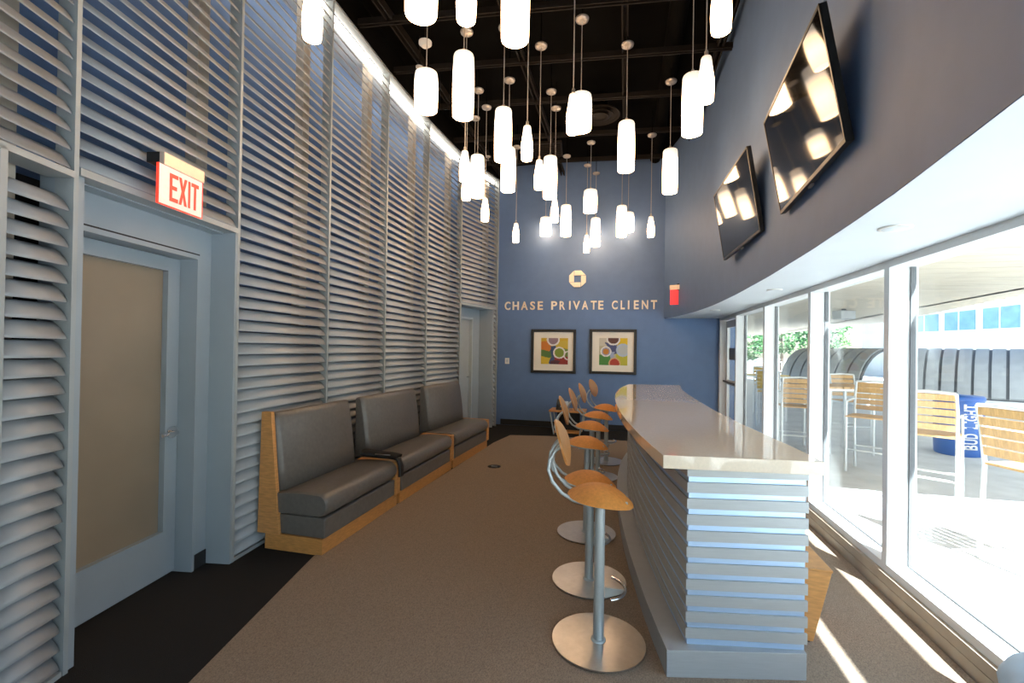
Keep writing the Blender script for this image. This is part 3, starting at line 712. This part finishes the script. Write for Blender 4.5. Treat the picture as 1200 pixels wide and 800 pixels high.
b = MB(); b.box(-0.28,0.28,-0.28,-0.25,0,0.04); b.box(-0.28,0.28,0.25,0.28,0,0.04); b.box(-0.28,-0.25,-0.25,0.25,0,0.04); b.box(0.25,0.28,-0.25,0.25,0,0.04); b.build('frame', 'beam', t)
for k in range(9): MB().box(-0.25, 0.25, -0.24+0.055*k, -0.225+0.055*k, 0.0, 0.03).build('blade', 'beam', t)
MB().box(-0.25, 0.25, -0.25, 0.25, 0.04, 0.29).build('box', 'ceiling_black', t)

# ------------------------------------------------------------------ televisions
def tv(label, c, yaw, tilt, w):
    h = w*0.575
    nrm = Vector((-math.cos(yaw)*math.cos(tilt), -math.sin(yaw)*math.cos(tilt), -math.sin(tilt)))
    sd = Vector((-math.sin(yaw), math.cos(yaw), 0)); upv = nrm.cross(sd)
    if upv.z < 0: upv = -upv
    root = thing('television', label, 'television', (c[0], c[1], c[2]))
    xax = upv.cross(nrm)
    M = Matrix((xax, upv, nrm)).transposed()
    root.rotation_euler = M.to_euler()
    # local: x along, y up, z out of the screen
    MB().box(-w/2, w/2, -h/2, h/2, -0.035, -0.004).build('housing', 'tv_black', root, 0.004)
    MB().box(-w/2+0.014, w/2-0.014, -h/2+0.022, h/2-0.014, -0.006, -0.001).build('screen', 'tv_screen', root)
    bz = MB(); bz.box(-w/2,-w/2+0.014,-h/2,h/2,-0.004,0.002); bz.box(w/2-0.014,w/2,-h/2,h/2,-0.004,0.002)
    bz.box(-w/2+0.014,w/2-0.014,h/2-0.014,h/2,-0.004,0.002); bz.box(-w/2+0.014,w/2-0.014,-h/2,-h/2+0.022,-0.004,0.002); bz.build('bezel', 'tv_black', root, 0.001)
    MB().box(-0.03, 0.03, -h/2-0.012, -h/2, -0.03, -0.015).build('sensor', 'steel', root)
    MB().box(-0.18, 0.18, -0.13, 0.13, -0.075, -0.035).build('wall_bracket', 'tv_black', root)
    return root
tv('large black wall television, the one nearer the window-side viewpoint', (0.946, 2.955, 2.847), -0.067, 0.171, 1.165)
tv('large black wall television, the one nearer the blue end wall', (1.000, 4.78, 2.916), 0.029, 0.156, 1.263)

# ------------------------------------------------------------------ exit signs
p, w, a = seg(1)
ex = thing('exit_sign', 'lit exit sign with red letters above the frosted glass door', 'exit sign', (p.x, p.y, 0), a, 'exit signs')
MB().box(0.36, 0.65, -0.115, -0.085, 2.53, 2.60).build('housing', 'exit_metal', ex, 0.003)
MB().box(0.36, 0.65, -0.085, -0.01, 2.545, 2.60).build('mount', 'black_gap', ex)
pn = MB().box(0.335, 0.64, -0.108, -0.098, 2.315, 2.53).build('panel', 'exit_face', ex)
e_ = MB(); e_.box(0.331,0.335,-0.110,-0.096,2.312,2.53); e_.box(0.64,0.644,-0.110,-0.096,2.312,2.53); e_.box(0.335,0.64,-0.110,-0.096,2.311,2.315); e_.build('edge', 'exit_red', pn)
LET = {'E': [[(0,0),(1,0),(1,.14),(.28,.14),(.28,.43),(.85,.43),(.85,.57),(.28,.57),(.28,.86),(1,.86),(1,1),(0,1)]],
       'X': [[(0,0),(.3,0),(.5,.34),(.7,0),(1,0),(.66,.5),(1,1),(.7,1),(.5,.66),(.3,1),(0,1),(.34,.5)]],
       'I': [[(.32,0),(.68,0),(.68,1),(.32,1)]], 'T': [[(.36,0),(.64,0),(.64,.86),(1,.86),(1,1),(0,1),(0,.86),(.36,.86)]]}
for ch, x0, x1 in (('E',0.405,0.462),('X',0.468,0.525),('I',0.522,0.562),('T',0.558,0.612)):
    for poly in LET[ch]:
        MB().prism_y([(x0+(x1-x0)*x, 2.345+0.155*z) for x, z in poly], -0.1105, -0.1082).build('letter', 'exit_red', pn)
v = 8.33; u = soff_u(v)
e2 = thing('exit_sign', 'small red exit sign high on the curving wall near the corner', 'exit sign', (u, v, 2.36), -0.32, 'exit signs')
MB().box(-0.145, -0.005, -0.012, 0.0, 0.0, 0.26).build('panel', 'red_lit', e2)
MB().box(-0.15, 0.015, -0.03, 0.02, 0.26, 0.34).build('housing', 'exit_metal', e2, 0.003)
MB().box(-0.03, 0.03, -0.02, 0.02, 0.25, 0.36).build('mount', 'black_gap', e2)

# ------------------------------------------------------------------ wall lettering, emblem, pictures, switch
wt = thing('wall_lettering', 'cream raised lettering on the blue end wall under the emblem', 'lettering', (-0.91, 9.0, 2.34))
MAP = [(591.9,-2.4028),(636.6,-1.6107),(645.8,-1.4516),(707.0,-0.4271),(716.5,-0.2730),(770.0,0.5709)]
def pu(px): return lerp_list(MAP, 580 + px/5.714)
text = [('C',67,105),('H',120,162),('A',177,222),('S',238,270),('E',288,322),('P',378,418),('R',435,472),('I',499,509),('V',525,572),('A',585,627),('T',643,683),('E',693,727),('C',783,823),('L',843,872),('I',892,902),('E',932,965),('N',985,1027),('T',1045,1085)]
fc = {}
def glyph(ch):
    if ch not in fc:
        cu = bpy.data.curves.new('g_'+ch, 'FONT'); cu.body = ch; cu.extrude = 0.06; cu.offset = 0.022; cu.resolution_u = 4
        ob = bpy.data.objects.new('g_'+ch, cu); COL.objects.link(ob)
        dg = bpy.context.evaluated_depsgraph_get(); me = bpy.data.meshes.new_from_object(ob.evaluated_get(dg))
        bpy.data.objects.remove(ob); bpy.data.curves.remove(cu)
        xs = [v.co.x for v in me.vertices]; ys = [v.co.y for v in me.vertices]
        fc[ch] = (me, min(xs), max(xs), min(ys), max(ys))
    return fc[ch]
def place_glyph(ch, u0, u1, h, depth, m, parent, name='letter'):
    me, a0, a1, b0, b1 = glyph(ch)
    vsx = []
    for v in me.vertices:
        vsx.append((u0 + (v.co.x-a0)/(a1-a0)*(u1-u0), -depth*(0.5 + v.co.z/0.12) , (v.co.y-b0)/(b1-b0)*h))
    mb = MB(); mb.add(vsx, [tuple(p_.vertices) for p_ in me.polygons]); return mb.build(name, m, parent)
for k, (ch, a0, a1) in enumerate(text):
    place_glyph(ch, pu(a0)+0.91, pu(a1)+0.91, 0.170, 0.025, 'dulled_letter' if 2 <= k <= 4 else 'cream_letter', wt)  # three letters carry the painted-in dulling
em = thing('wall_emblem', 'cream octagonal emblem of four segments above the lettering', 'emblem', (-0.932, 9.0, 2.945))
r = 0.163; s_ = r*0.42; gp = 0.006
pc = [(-s_+gp, s_+gp*0.2), (s_-gp*0.3, s_+gp*0.2), (r-gp*1.2, s_+gp), (s_, r), (-s_+gp, r)]
for k in range(4):
    c_, d_ = math.cos(-k*PI/2), math.sin(-k*PI/2)
    MB().prism_y([(x*c_-z*d_, x*d_+z*c_) for x, z in pc], -0.025, -0.002).build('segment', 'cream_letter', em)

def circle(x, y, cx, cy, r): return math.hypot(x-cx, y-cy) - r
def ink(which, x, y):
    j = 0.04*math.sin(9*x+3*y) + 0.03*math.sin(17*y-5*x); X, Y = x+j, y+0.8*j
    W = (0.80,0.78,0.76)
    if which == 0:
        c = (0.62,0.40,0.03) if Y < .42 else (0.16,0.24,0.06)
        if X < .34 and .18 < Y < .50: c = (0.62,0.20,0.03)
        if X < .30 and Y > .70: c = (0.66,0.46,0.04)
        if .30 < X < .62 and Y > .28: c = (0.05,0.09,0.20)
        if X < .36 and .5 < Y < .70: c = (0.10,0.20,0.05)
        if X > .5 and Y > .70: c = (0.28,0.03,0.025)
        if .36 < X < .7 and Y > .86: c = (0.09,0.03,0.04)
        if X > .55 and .12 < Y < .40: c = (0.60,0.44,0.06)
        d = circle(x,y,.45,.06,.21)
        if d < 0: c = (0.30,0.20,0.24)
        if abs(d) < .028: c = W
        d = circle(x,y,.68,.56,.20)
        if d < 0: c = (0.22,0.30,0.04)
        if abs(d) < .026: c = W
        d = circle(x,y,1.02,.66,.16)
        if abs(d) < .02: c = W
    else:
        c = (0.50,0.46,0.30)
        if X > .70 and Y < .34: c = (0.70,0.48,0.02)
        if X < .30 and Y < .3: c = (0.60,0.56,0.46)
        if X < .40 and Y > .62: c = (0.07,0.24,0.05)
        if .26 < X < .66 and .2 < Y < .62: c = (0.07,0.09,0.22)
        if X > .66 and Y > .6: c = (0.50,0.48,0.05)
        if .36 < X < .56 and .5 < Y < .74: c = (0.34,0.40,0.58)
        d = circle(x,y,.50,.02,.22)
        if d < 0: c = (0.12,0.05,0.04)
        if abs(d) < .028: c = W
        d = circle(x,y,.24,.50,.17)
        if d < 0: c = (0.60,0.24,0.04)
        if abs(d+.03) < .03: c = (0.30,0.34,0.50)
        if abs(d) < .022: c = W
        d = circle(x,y,.84,.44,.21)
        if d < 0: c = (0.46,0.50,0.52)
        if abs(d) < .03: c = (0.42,0.50,0.66)
        d = circle(x,y,.55,.93,.19)
        if d < 0: c = (0.42,0.05,0.03)
        if abs(d) < .022: c = (0.66,0.42,0.20)
    return c
def picture(label, u0, u1, z0, z1, art, which):
    cx, cz = (u0+u1)/2, (z0+z1)/2; w, h = (u1-u0)/2, (z1-z0)/2
    root = thing('framed_picture', label, 'picture', (cx, 9.0, cz), 0, 'framed prints on the blue wall'); f = 0.052
    fm = MB()
    fm.box(-w,-w+f,-0.045,-0.003,-h,h); fm.box(w-f,w,-0.045,-0.003,-h,h); fm.box(-w+f,w-f,-0.045,-0.003,-h,-h+f); fm.box(-w+f,w-f,-0.045,-0.003,h-f,h)
    fm.build('frame', 'black_frame', root, 0.003)
    MB().box(-w+f, w-f, -0.016, -0.004, -h+f, h-f).build('mat_board', 'mat_board', root)
    a0, a1, b0, b1 = art[0]-cx, art[1]-cx, art[2]-cz, art[3]-cz; n = 56
    mb = MB(); mb.grid(lambda i, j: (a0+(a1-a0)*i, -0.0175, b1+(b0-b1)*j), n, n, False)
    mb.f = [f_[::-1] for f_ in mb.f]
    o = mb.build('print', 'print', root); me = o.data
    ca = me.color_attributes.new('ink', 'FLOAT_COLOR', 'POINT')
    for i, v in enumerate(me.vertices):
        x = (v.co.x-a0)/(a1-a0); y = (b1-v.co.z)/(b1-b0); c = ink(which, x, y); ca.data[i].color = (*c, 1)
    return root
picture('framed abstract print with a green ringed circle and dark red corner', -1.838,-0.942, 1.078,1.948, (-1.637,-1.099,1.256,1.776), 0)
picture('framed abstract print with a brown circle and an orange ringed circle', -0.678,0.209, 1.088,1.954, (-0.492,0.040,1.262,1.786), 1)
sw = thing('light_switch', 'small white light switch plate on the blue end wall', 'switch', (-2.34, 9.0, 1.30))
MB().box(-0.045, 0.045, -0.008, -0.001, -0.06, 0.06).build('plate', 'white_plastic', sw, 0.003)
MB().box(-0.018, 0.018, -0.012, -0.008, -0.032, 0.032).build('rocker', 'white_paint', sw, 0.002)

# ------------------------------------------------------------------ outdoors
pf = MB().box(1.87, 26.0, -14.0, 40.0, -0.2, -0.01).build('floor_patio', 'concrete'); pf2 = MB().box(-9.0, 1.87, -14.0, NEARV-0.2, -0.2, -0.01).build('floor_patio', 'concrete'); tag(pf2, 'pale concrete patio beyond the near end wall', kind='structure')
tag(pf, 'pale concrete patio outside the windows', kind='structure')
# timber boarded canopy over the patio
cn = struct('ceiling_patio', 'timber boarded canopy over the patio')
y = 4.2; k = 0
E0, E1 = (6.53, 9.54), (7.66, 14.78)
def canopy_u(v): return min(8.2, 6.53 + (v-9.54)*0.2157)
board_me = {}
while y < 30.0:
    ux = canopy_u(y+0.2)
    MB().box(1.88, ux, y, y+0.385, 2.60, 2.66).build('board', 'canopy_board', cn); y += 0.40
MB().hexa([(canopy_u(4.2),4.2,2.60),(canopy_u(4.2)+0.12,4.2,2.60),(canopy_u(30)+0.12,30,2.60),(canopy_u(30),30,2.60)], [(canopy_u(4.2),4.2,2.85),(canopy_u(4.2)+0.12,4.2,2.85),(canopy_u(30)+0.12,30,2.85),(canopy_u(30),30,2.85)]).build('fascia', 'canopy_edge', cn)
MB().box(1.88, 8.2, 4.2, 30, 2.67, 2.80).build('roof_deck', 'canopy_edge', cn)
t = thing('loudspeaker', 'grey box loudspeaker hanging under the patio canopy', 'loudspeaker', (4.95, 12.2, 2.36), 0.4)
MB().box(-0.20, 0.20, -0.13, 0.13, 0.0, 0.20).build('cabinet', 'grey_clad', t, 0.02)
MB().box(-0.03, 0.03, -0.03, 0.03, 0.20, 0.24).build('bracket', 'grey_seam', t)
# outer wall of the building above the windows
tag(MB().box(1.80, 1.87, NEARV-0.2, 9.3, SOFF+0.05, 5.4).build('wall_outside', 'facade'), 'outer wall above the windows', kind='structure')
sh_ = MB().box(2.11, 2.47, -12, 4.15, 2.56, 2.62); tag(sh_.build('added_sunshade', 'canopy_edge'), 'unseen sunshade blade added outside the windows to split the sunlight', kind='structure')  # unseen blade, added to shade the floor between the sun strips
# curved grey clad parapet
def parapet(label, P, Q, R_, n, zc):
    p, q = Vector(P), Vector(Q); t = (q-p); L = t.length
    root = thing('curved_parapet', label, 'parapet', (p.x, p.y, -0.01), math.atan2(t.y, t.x), 'curved grey parapets')
    # local x along, section bulges toward the room (+y)
    sec = [(R_*math.sin(a)*0.9, zc + R_*math.cos(a)) for a in [math.radians(8+78*k/8) for k in range(9)]]
    wl_ = L/n
    mb = MB(); m = len(sec); outer = sec; inner = [(y_-0.08, z_-0.05) for y_, z_ in sec]
    prof = outer + inner[::-1]; mm = len(prof)
    mb.add([(x, y_, z_) for x in (0.03, wl_-0.03) for y_, z_ in prof], [(i,(i+1)%mm,mm+(i+1)%mm,mm+i) for i in range(mm)], False)
    mb.add([(0.03, y_, z_) for y_, z_ in prof], [tuple(range(mm-1,-1,-1))]); mb.add([(wl_-0.03, y_, z_) for y_, z_ in prof], [tuple(range(mm))])
    me = mb.mesh('cladding_panel', 'grey_clad')
    for k in range(n): link('cladding_panel', me, root, (wl_*k, 0, 0))
    MB().prism_x([(y_-0.05, z_-0.03) for y_, z_ in outer] + [(y_-0.12, z_-0.08) for y_, z_ in outer[::-1]], 0, L).build('backing', 'grey_seam', root)
    MB().box(0, L, -0.5, 1.08, 0.0, max(0.05, zc+R_*math.cos(math.radians(86)))).build('base', 'facade', root)
    return root
parapet('curved grey clad parapet behind the blue bin', (10.1, 14.7), (8.3, 15.9), 1.35, 7, 0.42)
parapet('curved grey clad parapet beyond the far patio tables', (7.9, 16.5), (6.5, 19.0), 1.35, 7, 0.42)
rf = MB().box(9.6, 13.2, 8.6, 14.6, 6.0, 6.2); rf.box(13.0, 13.2, 8.6, 14.6, 0, 6.0)  # unseen roof slab and its support, added to put the parapet in shade
tag(rf.build('added_shade_roof', 'canopy_edge'), 'unseen flat roof added to shade the grey parapet', kind='structure')
# far building
fb = thing('far_building', 'white building with a band of blue windows beyond the patio', 'building', (22, 20, -0.2), math.radians(100))
MB().box(-22, 22, -4, 0, 0, 9.0).build('wall', 'facade', fb)
for k in range(16):
    wd = MB().box(-20+2.5*k, -18+2.5*k, 0.0, 0.06, 3.3, 4.6).build('window', 'facade_glass', fb)
    MB().box(-19.03+2.5*k, -18.97+2.5*k, 0.05, 0.1, 3.3, 4.6).build('mullion', 'facade', wd)
MB().box(-22, 22, -4.2, 0.3, 9.0, 9.4).build('cornice', 'facade', fb)
# bin
bn = thing('drinks_bin', 'blue drinks bin with white lettering on the patio', 'bin', (5.15, 8.75, -0.01), 0)
MB().lathe([(0.27,0.0),(0.29,0.03),(0.30,0.45),(0.30,0.86),(0.285,0.90)], 32).build('body', 'bin_blue', bn)
MB().lathe([(0.31,0.86),(0.315,0.89),(0.30,0.93),(0.0,0.95)], 32).build('lid', 'bin_blue', bn)
def bin_letter(ch, z0, wd, a_):
    me, a0, a1, b0, b1 = glyph(ch); vsx = []
    for v in me.vertices:   # text runs upward, letters lie on their side
        t_ = (v.co.x-a0)/(a1-a0)*wd; hh = (v.co.y-b0)/(b1-b0)*0.17
        th = a_ + (hh-0.085)/-0.30 * -1; rr = 0.302 + (0.5+v.co.z/0.12)*0.006
        vsx.append((rr*math.cos(th - 2*(th-a_)), rr*math.sin(th - 2*(th-a_)), z0+t_))
    mb = MB(); mb.add(vsx, [tuple(p_.vertices) for p_ in me.polygons]); mb.build('letter', 'white_plastic', bn)
zz = 0.12
for ch in 'BUD LIGHT':
    wd = {' ':0.05, 'I':0.022}.get(ch, 0.075)
    if ch != ' ': bin_letter(ch, zz, wd, math.radians(-92))
    zz += wd + 0.012
# patio chairs and tables
def make_chair(slat):
    root = thing('patio_chair', 'x', 'chair', (0,0,0), 0, 'slatted patio bar chairs')
    for sy in (-1, 1):
        MB().tube([(0.20,0.21*sy,0.0),(0.19,0.21*sy,0.72)], 0.016, 8).build('leg', 'alu', root)
        MB().tube([(-0.24,0.21*sy,0.0),(-0.20,0.21*sy,0.72),(-0.23,0.21*sy,1.0),(-0.27,0.205*sy,1.18)], 0.016, 8).build('leg', 'alu', root)
        MB().tube([(0.19,0.21*sy,0.93),(-0.22,0.22*sy,0.95)], 0.014, 8).build('armrest', 'alu', root)
        MB().tube([(0.19,0.21*sy,0.72),(0.19,0.21*sy,0.93)], 0.014, 8).build('arm_post', 'alu', root)
    for x in (0.195, -0.215): MB().tube([(x,-0.21,0.30),(x,0.21,0.30)], 0.011, 8).build('stretcher', 'alu', root)
    MB().tube([(-0.27,-0.205,1.18),(-0.275,0,1.195),(-0.27,0.205,1.18)], 0.016, 8).build('top_rail', 'alu', root)
    sm = MB().box(-0.032, 0.032, -0.215, 0.215, 0, 0.018).mesh('seat_slat', slat)
    for k in range(6): link('seat_slat', sm, root, (-0.18+0.072*k, 0, 0.725))
    bm_ = MB().box(-0.009, 0.009, -0.20, 0.20, 0, 0.062).mesh('back_slat', slat)
    for k in range(5):
        o = link('back_slat', bm_, root, (-0.212-0.012*k, 0, 0.80+0.077*k)); o.rotation_euler = (0, -0.15, 0)
    return root
ch0 = make_chair('teak'); ch1 = make_chair('yellow_slat')
CH = [(ch0, 2.97, 4.18, 0.30, 'slatted teak patio bar chair close outside the large window'),
      (ch0, 3.16, 5.75, 0.95, 'slatted teak patio bar chair before the blue bin, white frame'),
      (ch0, 3.15, 7.0, -2.2, 'slatted teak patio bar chair behind the one before the blue bin'),
      (ch0, 2.60, 8.0, 1.4, 'slatted teak patio bar chair beside the wooden patio table'),
      (ch0, 3.9, 9.3, -1.4, 'slatted teak patio bar chair on the far side of the wooden patio table'),
      (ch1, 3.0, 10.8, 1.2, 'yellow slatted patio bar chair at the yellow patio table'),
      (ch1, 3.5, 12.9, -1.5, 'yellow slatted patio bar chair beyond the yellow patio table'),
      (ch1, 2.6, 13.6, 0.4, 'yellow slatted patio bar chair by the far glazed door')]
used = set()
for src, x, y, rz, lb in CH:
    o = src if id(src) not in used else copy_tree(src); used.add(id(src))
    o.location = (x, y, -0.01); o.rotation_euler = (0,0,rz); o['label'] = lb
def ptable(lb, x, y, m):
    r_ = thing('patio_table', lb, 'table', (x, y, -0.01), 0.2, 'patio bar tables')
    for k in range(7): MB().box(-0.385+0.11*k, -0.285+0.11*k, -0.40, 0.40, 1.02, 1.05).build('top_slat', m, r_)
    MB().box(-0.36, 0.36, -0.36, 0.36, 0.985, 1.02).build('apron', 'alu', r_)
    for sx in (-1,1):
        for sy in (-1,1): MB().tube([(0.33*sx,0.33*sy,0.0),(0.33*sx,0.33*sy,0.99)], 0.02, 8).build('leg', 'alu', r_)
ptable('wooden patio bar table between teak chairs', 3.35, 8.45, 'teak')
ptable('yellow patio bar table near the far glazed door', 3.2, 11.9, 'yellow_slat')
# railing and trees further off
rl = thing('patio_railing', 'pale metal railing along the far patio edge', 'railing', (5.4, 28, -0.01), 0.0)
for z in (0.55, 1.05): MB().tube([(-3.2,0,z),(3.0,0,z)], 0.025, 8).build('rail', 'alu', rl)
for k in range(6): MB().tube([(-3.2+1.24*k,0,0),(-3.2+1.24*k,0,1.05)], 0.02, 8).build('post', 'alu', rl)
def tree(lb, x, y, h, r_):
    root = thing('tree', lb, 'tree', (x, y, -0.2), 0, 'trees beyond the patio')
    MB().tube([(0,0,0),(0.05,0.03,h*0.35),(0,0.05,h*0.7)], 0.14, 8, 0.06).build('trunk', 'bark', root)
    mb = MB(); rnd = random.Random(int(x*10+y))
    for k in range(900):
        th, c_ = rnd.uniform(0,2*PI), rnd.uniform(-1,1); rr = r_*rnd.uniform(0.35,1)**0.5; s = math.sqrt(1-c_*c_)
        c0 = Vector((rr*s*math.cos(th), rr*s*math.sin(th), h*0.68+rr*c_*1.1))
        a1 = Vector((rnd.gauss(0,1),rnd.gauss(0,1),rnd.gauss(0,1))).normalized(); b1 = a1.orthogonal().normalized(); q_ = rnd.uniform(0.12,0.22)
        mb.add([c0-a1*q_, c0+b1*q_*0.5, c0+a1*q_, c0-b1*q_*0.5], [(0,1,2,3)])
    o = mb.build('foliage', 'leaf', root); o['kind'] = 'stuff'
tree('leafy green tree standing left of the white building', 11.6, 38.8, 5.0, 1.7)
tree('broad leafy tree beyond the railing near the canopy end', 8.0, 34.5, 4.2, 1.6)
tree('small leafy tree beside the broad tree past the canopy', 12.6, 34.0, 4.8, 1.7)
tag(MB().box(-80, 120, -80, 160, -0.6, -0.21).build('ground', 'ground'), 'open ground around the building', kind='structure')
